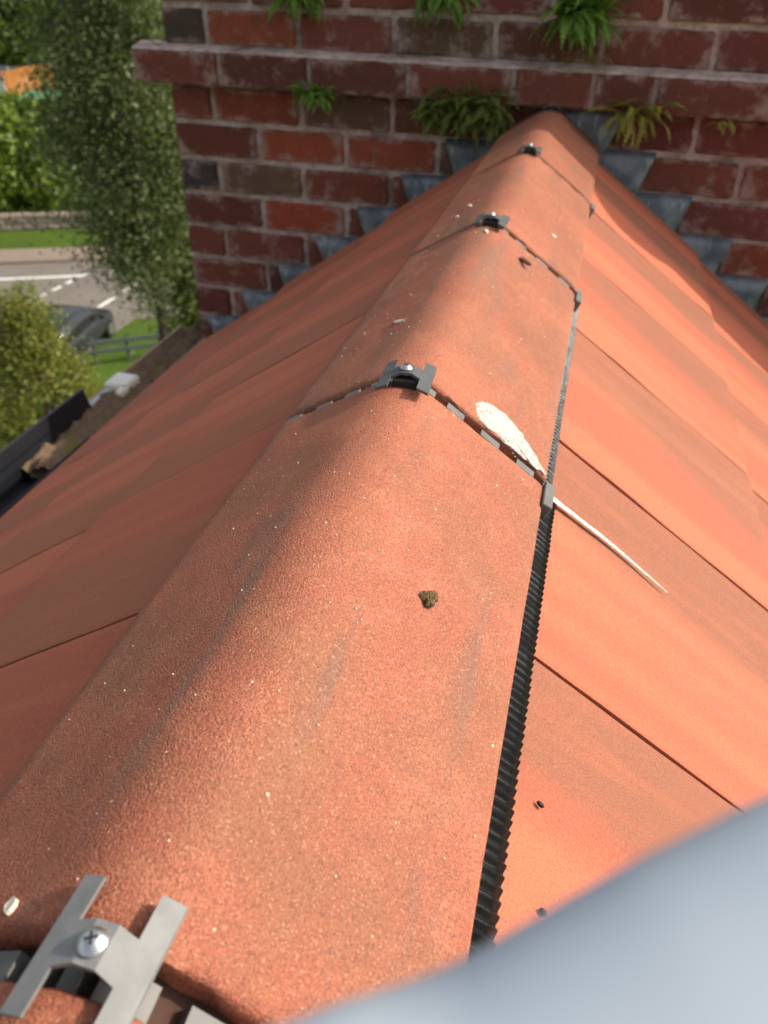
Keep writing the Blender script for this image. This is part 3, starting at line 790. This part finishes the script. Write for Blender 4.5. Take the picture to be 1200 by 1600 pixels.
# ------------------------------------------------------------------ gutters at the left eaves
m = NT('mossy_debris'); v_ = m.obj(); a = m.noise(v_, 40, 5, .7); b = m.noise(v_, 12, 3)
MOSSG = m.done(m.mix(m.ramp(b, .5, .68), m.mix(a, (.10, .06, .04), (.32, .22, .15)), (.16, .16, .03)), m.bump(a, 1, .02), .95, .1)
RIM = plain('old_gutter', (.42, .28, .20), .8, 0, (.34, .22, .15), 15, .4, .003)
def gutter(name, y0, y1, xc, zt, r, mat, lab, t=.004, box_=False):
    root = empty(name, (xc, (y0+y1)/2, zt)); tag(root, lab, 'gutter')
    h = (y1-y0)/2; bm = bmesh.new(); n = 12
    if box_: outp = [(-r, 0), (-r, -r*1.3), (r, -r*1.3), (r, 0)]; inn = [(-r+t, 0), (-r+t, -r*1.3+t), (r-t, -r*1.3+t), (r-t, 0)]
    else:
        outp = [(r*math.cos(math.pi+math.pi*i/n), r*math.sin(math.pi+math.pi*i/n)) for i in range(n+1)]; inn = [((r-t)*math.cos(math.pi+math.pi*i/n), (r-t)*math.sin(math.pi+math.pi*i/n)) for i in range(n+1)]
    A = [[bm.verts.new((x, y, z)) for x, z in outp] for y in (-h, h)]; B = [[bm.verts.new((x, y, z)) for x, z in inn] for y in (-h, h)]
    for i in range(len(outp)-1):
        bm.faces.new((A[0][i], A[0][i+1], A[1][i+1], A[1][i])); bm.faces.new((B[0][i], B[1][i], B[1][i+1], B[0][i+1]))
        for e in (0, 1): bm.faces.new((A[e][i], B[e][i], B[e][i+1], A[e][i+1]))
    for i in (0, -1): bm.faces.new((A[0][i], A[1][i], B[1][i], B[0][i]))
    obj('trough', bm_mesh('trough', bm, mat), root); return root
g1 = gutter('gutter', .70, 1.50, -.975, -.668, .058, RIM, 'old brown gutter choked with moss at the left eaves', .007)
bm = bmesh.new(); rows = []
for i in range(110):
    y = -.42+.84*i/109
    rows.append([bm.verts.new((x, y, -.010+.018*fbm(Vector((x*30, y*22, 2)), 4) + .006*(1-abs(x)/.05))) for x in [-.047+.094*q/14 for q in range(15)]])
for a, b in zip(rows, rows[1:]):
    for q in range(14): bm.faces.new((a[q], b[q], b[q+1], a[q+1]))
obj('moss_filling', bm_mesh('moss_filling', bm, MOSSG, True), g1)
g2 = gutter('gutter', -.9, .80, -.962, -.652, .052, BLACKPL, 'new black plastic gutter at the lower left eaves', .003, True)
# raised fascia flap of the black gutter running past its end
PALE = plain('pale_plastic', (.85, .83, .76), .5, 0, (.80, .76, .66), 20, .1)
BLUEW = plain('bluish_strip', (.42, .52, .62), .4, 0, (.5, .56, .6), 30, .1)
fl = obj('black_board', box('black_board', (-.006, .006, -1.55, .265, -.04, .016), BLACKPL, .002)); fl.location = (-1.022, .70, -.640); fl.rotation_euler = (0, -.25, 0)
tag(fl, 'black board standing outside the gutter at the left edge', 'board')
root = empty('gutter_bracket', (-1.0, 1.07, -.684)); tag(root, 'cream gutter bracket with a pale blue strip at the eaves', 'bracket')
bm = bmesh.new(); bx(bm, -.035, .030, .0, .07, -.004, .026); bx(bm, .012, .032, -.03, .012, -.02, .022)
bmesh.ops.bevel(bm, geom=bm.edges[:], offset=.004, segments=2, affect='EDGES'); obj('saddle', bm_mesh('saddle', bm, PALE), root)
obj('strip', box('strip', (-.034, -.016, -.16, -.002, .0, .014), BLUEW, .003), root)

# ------------------------------------------------------------------ trees and shrubs
BARK = plain('bark', (.10, .075, .055), .95, 0, (.06, .045, .035), 6, 1, .03)
def crown_mesh(name, c, rad, nclump, nleaf, leaf, mat, seed, droop=0., shell=.55, cl=.3, cone=0.):
    r = np.random.default_rng(seed)
    d = r.normal(size=(nclump, 3)); d /= np.linalg.norm(d, axis=1)[:, None]
    rr = (shell + (1-shell)*r.random(nclump))**.8*(.82+.3*r.random(nclump))
    cc = d*rr[:, None]
    if cone: cc[:, :2] *= (1-cone*.5*(cc[:, 2]+1))[:, None]
    cc = cc*np.array(rad)
    per = nleaf//nclump
    sz = cl*np.array(rad).mean()*(.6+.8*r.random(nclump))
    p = np.repeat(cc, per, 0) + r.normal(size=(nclump*per, 3))*np.repeat(sz, per)[:, None]*np.array([1, 1, .8])*.5
    if droop: p[:, 2] -= droop*np.abs(r.normal(size=len(p)))*.5
    n = len(p); a = r.normal(size=(n, 3)); a[:, 2] -= droop*1.2; a /= np.linalg.norm(a, axis=1)[:, None]
    b = np.cross(a, r.normal(size=(n, 3))); b /= np.linalg.norm(b, axis=1)[:, None]
    s = leaf*(.6+.8*r.random(n))[:, None]
    nn = np.cross(a, b)
    V = np.stack([p-a*s*.6, p+b*s*.33+nn*s*.08, p+a*s*.6, p-b*s*.33+nn*s*.08], 1).reshape(-1, 3)
    me = bpy.data.meshes.new(name); me.vertices.add(4*n); me.vertices.foreach_set('co', V.ravel())
    me.loops.add(4*n); me.loops.foreach_set('vertex_index', np.arange(4*n)); me.polygons.add(n)
    me.polygons.foreach_set('loop_start', np.arange(n)*4); me.polygons.foreach_set('loop_total', np.full(n, 4)); me.update(calc_edges=True)
    me.materials.append(mat); return me
def tree(name, base, c, rad, nclump, nleaf, leaf, mat, seed, lab, cat='tree', group=None, droop=0., cl=.3, shell=.5, cone=0., tr=.16):
    base = Vector(base); c = Vector(c); root = empty(name, base); tag(root, lab, cat, group)
    rel = c-base; bm = bmesh.new(); rn = random.Random(seed)
    top = rel + Vector((0, 0, rad[2]*.45))
    tube(bm, [(0, 0, -.1), (rel.x*.15+.05, rel.y*.15, rel.z*.35), (rel.x*.6, rel.y*.6, rel.z*.75), top], [tr*1.25, tr, tr*.7, tr*.2], 8)
    obj('trunk', bm_mesh('trunk', bm, BARK, True), root)
    for i in range(6):
        bm = bmesh.new(); t = rn.uniform(.6, .95); a = rn.uniform(0, 6.28); s = Vector((rel.x*t*.9, rel.y*t*.9, rel.z*t))
        e = rel + Vector((math.cos(a)*rad[0]*.75, math.sin(a)*rad[1]*.75, rn.uniform(-.2, .6)*rad[2]))
        tube(bm, [s, (s+e)/2+Vector((0, 0, .15*rad[2])), e], [tr*.45, tr*.28, tr*.08], 6); obj('limb', bm_mesh('limb', bm, BARK, True), root)
    me = crown_mesh('crown', c, rad, nclump, nleaf, leaf, mat, seed, droop, shell, cl, cone)
    obj('crown', me, root, rel); return root
LDARK = leaf_mat('leaf_dark', (.055, .076, .028), (.12, .14, .055), (.12, .14, .055), .5)
LBRT = leaf_mat('leaf_bright', (.09, .15, .015), (.15, .21, .025), (.11, .17, .012), .8)
LYEL = leaf_mat('leaf_yellow', (.13, .15, .022), (.22, .21, .04), (.09, .12, .015), 1.2)
LYG = leaf_mat('leaf_olive', (.085, .115, .02), (.14, .165, .03), (.10, .13, .02), .8)
LMID = leaf_mat('leaf_mid', (.05, .095, .012), (.085, .14, .02), (.06, .10, .02), .4)
tree('weeping_tree', (-10.3, 16.9, GZ), (-10.3, 16.9, -2.9), (1.85, 1.9, 4.2), 210, 70000, .085, LDARK, 3, 'tall dark weeping tree left of the chimney', droop=.55, cl=.28)
tree('leafy_tree', (-9.45, 18.3, GZ), (-9.45, 18.3, -6.9), (1.15, 1.15, 2.9), 90, 26000, .085, LYG, 5, 'yellow-green leafy tree between the dark tree and the chimney', droop=.3)
tree('garden_shrub', (-9.5, 10.9, GZ), (-9.5, 10.9, -7.25), (1.30, 1.30, 2.45), 150, 42000, .06, LYEL, 8, 'dense yellow-green conical shrub at the left edge beyond the gutter', 'shrub', cone=.5, cl=.22, shell=.6)
tree('roadside_tree', (-28, 34.6, GZ), (-28, 34.6, -8.5), (2.5, 2.0, 2.5), 90, 14000, .28, LBRT, 12, 'bright green roadside bush behind the stone wall at left', 'tree', cl=.25)
tree('roadside_tree', (-24.2, 38.5, GZ), (-24.2, 38.5, -7.6), (2.4, 2.4, 2.8), 70, 10000, .28, LMID, 14, 'green bush beside the road partly hidden by the dark tree', 'tree', cl=.25)
far = [(-66, 86, 7, 12, LMID, 'woodland tree filling the top left corner above the white house'), (-58, 94, 7.5, 13, LBRT, 'light green woodland tree rising behind the orange fence'), (-50, 100, 8, 13, LMID, 'woodland tree half hidden by the upper part of the dark tree'),
       (-41, 104, 8, 12, LDARK, 'dark woodland tree wholly behind the weeping tree'), (-76, 104, 9, 16, LMID, 'tall woodland tree at the back, off the left edge'), (-64, 120, 10, 17, LDARK, 'tall dark tree at the back of the woodland'), (-48, 126, 10, 17, LMID, 'tall green tree at the back of the woodland, behind the chimney side')]
for i, (x, y, r, h, mt, lb) in enumerate(far):
    tree('woodland_tree', (x, y, GZ), (x, y, GZ+h*.60), (r, r, h*.55), 80, 9000, .62, mt, 30+i, lb, 'tree', 'woodland trees at top left', cl=.3, tr=.35)
tree('fence_tree', (-44, 76, GZ), (-44, 76, -6.0), (4.5, 4.5, 5), 70, 8000, .5, LMID, 70, 'mid-green tree right of the orange fence, behind the dark tree', 'tree', cl=.3, tr=.3)
tree('hedge', (-45.5, 58.5, GZ), (-45.5, 58.5, -10.3), (4.5, 2.0, .85), 80, 9000, .4, LBRT, 71, 'bright green hedge in front of the orange fence', 'hedge', cl=.25)
# low stone wall by the verge, built from stones
STONE = NT('field_stone'); v_ = STONE.shift(STONE.obj(), 20.); a = STONE.noise(v_, 6, 4)
STONE = STONE.done(STONE.mix(a, (.16, .13, .10), (.34, .28, .22)), STONE.bump(a, .8, .05), .95, .2)
sw = empty('stone_wall', tuple(U*-8+Nn*41+Vector((0, 0, GZ)))); tag(sw, 'low rough stone wall between the grass verge and the bushes', 'wall'); sw.rotation_euler = (0, 0, math.atan2(U.y, U.x))
SM = []
for k in range(4):
    bm = bmesh.new(); bx(bm, -.27, .27, -.2, .2, -.13, .13); bmesh.ops.bevel(bm, geom=bm.edges[:], offset=.05, segments=1, affect='EDGES')
    for q in bm.verts: q.co += Vector((random.uniform(-.03, .03), random.uniform(-.03, .03), random.uniform(-.02, .02)))
    SM.append(bm_mesh('stone', bm, STONE))
for r in range(3):
    for i in range(26):
        obj('stone', SM[random.randrange(4)], sw, (-8+i*.56+(r % 2)*.28, random.uniform(-.04, .04), .13+r*.25), (0, random.uniform(-.05, .05), random.choice((0, math.pi))))
# orange fence, white house corner, green-roofed shed
ORG = plain('orange_boards', (.62, .25, .06), .8, 0, (.52, .19, .04), 4, .3)
fr = empty('board_fence', (-52.5, 68.5, GZ)); tag(fr, 'bright orange board fence far off at top left', 'fence')
fa = Vector((-50.9, 65.6, 0)); fb = Vector((-47.6, 68.2, 0)); dv = (fb-fa); n_ = 22
fr.location = (fa.x, fa.y, GZ); fr.rotation_euler = (0, -.16, math.atan2(dv.y, dv.x)); bw = dv.length/n_
bd = box('board', (0, bw*.94, -.015, .015, -.5, 1.55), ORG)
for i in range(n_): obj('board', bd, fr, (i*bw, random.uniform(-.01, .01), .9+random.uniform(-.03, .03)))
for i in range(6): obj('post', box('post', (-.06, .06, .02, .14, -.3, 2.35), ORG), fr, (i*dv.length/5.2, 0, 0))
HW = plain('white_house_wall', (.75, .72, .64), .9, 0, (.7, .66, .58), 2, .1)
GRN = plain('green_felt_roof', (.10, .26, .13), .9, 0, (.08, .22, .10), 3, .2)
SLATE = plain('slate_roof', (.10, .10, .11), .8, 0, None, 3, .3)
hs = empty('white_outbuilding', (-55.3, 68.9, GZ)); tag(hs, 'white outbuilding end at the far left edge beside the orange fence', 'outbuilding')
obj('wall', box('wall', (-4, 4.2, -3.5, 3.5, 0, 1.85), HW), hs)
obj('roof', box('roof', (-4.2, 4.35, -3.7, 3.7, 1.853, 2.0), SLATE, .03), hs)
GL = plain('window_glass', (.05, .06, .07), .1, 0, None, 2, 0)
for x in (-2.2, .6): obj('window', box('window', (x-.6, x+.6, -3.53, -3.47, .7, 1.5), GL), hs)
sh = empty('shed', (-44.6, 60.6, GZ)); tag(sh, 'low shed with a green roof below the orange fence', 'shed'); sh.rotation_euler = (0, 0, -.25)
obj('wall', box('wall', (-2.4, 2.4, -1.3, 1.3, 0, 1.05), HW), sh)
v = [(-2.6, -1.6, 1.0), (2.6, -1.6, 1.35), (2.6, 1.6, 1.75), (-2.6, 1.6, 1.4)]; v += [(a, b, c+.12) for a, b, c in v]
obj('roof', mesh('roof', v, [(3, 2, 1, 0), (4, 5, 6, 7), (0, 1, 5, 4), (1, 2, 6, 5), (2, 3, 7, 6), (3, 0, 4, 7)], GRN), sh)
obj('door', box('door', (-.5, .5, -1.33, -1.28, 0, .95), HW), sh)
# metal guard rail by the lawn
RAIL = plain('galvanised_rail', (.085, .10, .095), .7, .1, None, 10, .1)
gr = empty('guard_rail', (-14.5, 20.3, GZ)); tag(gr, 'grey metal guard rail on posts between the lawn and the parked car', 'rail'); gr.rotation_euler = (0, 0, math.atan2(1.9, 2.6))
for z in (.42, .72): obj('rail', box('rail', (-.6, 2.0, -.03, .03, z, z+.14), RAIL, .012), gr)
for i in range(3): obj('post', box('post', (-.05, .05, .032, .12, -.2, .95), RAIL, .01), gr, (-.4+i*1.05, 0, 0))

# ------------------------------------------------------------------ parked car
CARP = plain('car_paint', (.028, .031, .036), .2, .2, (.025, .028, .032), 3, .0); CGL = plain('car_glass', (.008, .009, .011), .06, 0, None, 3, 0, .001, .6)
TYRE = plain('tyre', (.012, .012, .013), .85, 0, None, 30, .3); ALLOY = plain('alloy', (.5, .5, .52), .3, .9, None, 10, 0); LAMP = plain('tail_lamp', (.35, .01, .01), .2, 0, None, 5, 0)
BUMP = plain('dark_bumper', (.018, .018, .02), .5, 0, None, 8, .1)
car = empty('parked_car', (-16.3, 20.9, GZ+.012), (0, 0, math.radians(8))); tag(car, 'dark silver parked car half hidden by the yellow-green shrub', 'car')
def loft(sections, mat, name, parent, smooth=True):
    # sections along y: list of (y, half width profile list of (x, z)) mirrored
    bm = bmesh.new(); rows = []
    for y, pr in sections:
        rows.append([bm.verts.new((-x, y, z)) for x, z in pr] + [bm.verts.new((x, y, z)) for x, z in pr[::-1]])
    n = len(rows[0])
    for a, b in zip(rows, rows[1:]):
        for i in range(n): bm.faces.new((a[i], a[(i+1) % n], b[(i+1) % n], b[i]))
    bm.faces.new(rows[0][::-1]); bm.faces.new(rows[-1])
    bmesh.ops.subdivide_edges(bm, edges=bm.edges[:], cuts=1, use_grid_fill=True, smooth=.4)
    return obj(name, bm_mesh(name, bm, mat, smooth), parent)
def bs(hw_, zt, zb_=.28): return [(hw_*.9, zb_), (hw_, zb_+.15), (hw_, zt-.18), (hw_*.93, zt-.03), (hw_*.6, zt)]
body = loft([(-2.05, bs(.74, .86, .4)), (-1.95, bs(.84, .95, .3)), (-1.3, bs(.89, .99)), (0, bs(.9, .98)), (.9, bs(.89, .97)), (1.7, bs(.85, .88, .3)), (2.1, bs(.70, .72, .36))], CARP, 'body', car)
cabin = loft([(-1.92, [(.66, .93), (.66, .95), (.62, .97), (.5, .98)]), (-1.55, [(.76, .93), (.72, 1.15), (.62, 1.33), (.4, 1.37)]), (-1.2, [(.8, .93), (.75, 1.2), (.62, 1.42), (.4, 1.46)]), (-.2, [(.8, .93), (.75, 1.2), (.62, 1.45), (.4, 1.49)]), (.5, [(.8, .93), (.75, 1.15), (.6, 1.38), (.4, 1.42)]), (1.25, [(.72, .93), (.7, .94), (.6, .95), (.4, .96)])], CGL, 'cabin_glass', car)
loft([(-1.48, [(.60, 1.345), (.58, 1.365), (.5, 1.385), (.3, 1.395)]), (-1.2, [(.645, 1.42), (.63, 1.45), (.55, 1.475), (.3, 1.485)]), (-.2, [(.645, 1.45), (.63, 1.48), (.55, 1.505), (.3, 1.515)]), (.45, [(.62, 1.39), (.6, 1.41), (.5, 1.435), (.3, 1.445)])], CARP, 'roof_panel', car)
obj('rear_bumper', box('rear_bumper', (-.80, .80, -2.12, -1.9, .30, .58), BUMP, .05, 2), car)
for s in (-1, 1):
    obj('tail_light', box('tail_light', (s*.62-.13, s*.62+.13, -2.06, -1.85, .70, .88), LAMP, .03, 2), car)
    obj('mirror', box('mirror', (s*.97-.09, s*.97+.09, .62, .74, .95, 1.08), CARP, .03, 2), car)
    for y in (-1.3, 1.35):
        bm = bmesh.new(); bmesh.ops.create_cone(bm, cap_ends=True, segments=24, radius1=.32, radius2=.32, depth=.22)
        bmesh.ops.bevel(bm, geom=bm.edges[:], offset=.03, segments=2, affect='EDGES'); bmesh.ops.rotate(bm, verts=bm.verts[:], matrix=Matrix.Rotation(math.pi/2, 3, 'Y'))
        wh = obj('wheel', bm_mesh('tyre', bm, TYRE, True), car, (s*.80, y, .32))
        bm = bmesh.new(); bmesh.ops.create_cone(bm, cap_ends=True, segments=20, radius1=.21, radius2=.19, depth=.236); bmesh.ops.rotate(bm, verts=bm.verts[:], matrix=Matrix.Rotation(math.pi/2, 3, 'Y'))
        obj('rim', bm_mesh('rim', bm, ALLOY), wh)

# ------------------------------------------------------------------ out-of-focus fabric close to the lens
m = NT('grey_fabric'); v_ = m.obj(); a = m.noise(v_, 900, 2); b_ = m.noise(v_, 25, 3)
FAB = m.done(m.mix(b_, (.42, .48, .545), (.44, .49, .54)), None, .95, .1)
def cp(px, py, d): return CAM + fw*d + r2*((px-600)/1207.7*d) + u2*(-(py-800)/1207.7*d)
bm = bmesh.new(); rows = []; NS, NR = 40, 36
for i in range(NS+1):
    t = i/NS
    px = 300 + t*1500; 
    edge = np.interp(px, [300, 530, 640, 720, 800, 1000, 1200, 1500, 1800], [1700, 1618, 1588, 1556, 1508, 1388, 1285, 1150, 1020])
    d = .066 + .010*t; c = cp(px+.45*400, edge+.89*440, d+.004); e = cp(px, edge, d)
    rv = (e-c); ax = (cp(px+10, np.interp(px+10, [300, 1800], [1690, 1000]), d)-cp(px, np.interp(px, [300, 1800], [1690, 1000]), d)).normalized()
    rv = rv - ax*rv.dot(ax); R_ = rv.length; a1 = rv.normalized(); a2 = ax.cross(a1)
    taper = min(1, .35+2.2*t) if t < .3 else 1
    row = []
    for q in range(NR):
        th = 2*math.pi*q/NR; k = 1+.006*math.sin(9*t+2*math.sin(th))
        row.append(bm.verts.new(c + (a1*math.cos(th)*R_ + a2*math.sin(th)*R_*.62)*k))
    rows.append(row)
for a_, b_ in zip(rows, rows[1:]):
    for q in range(NR): bm.faces.new((a_[q], a_[(q+1) % NR], b_[(q+1) % NR], b_[q]))
bm.faces.new(rows[0][::-1]); bm.faces.new(rows[-1])
o = obj('sleeve', bm_mesh('sleeve', bm, FAB, True)); tag(o, 'blurred pale blue-grey fabric close to the lens in the lower right corner', 'sleeve')
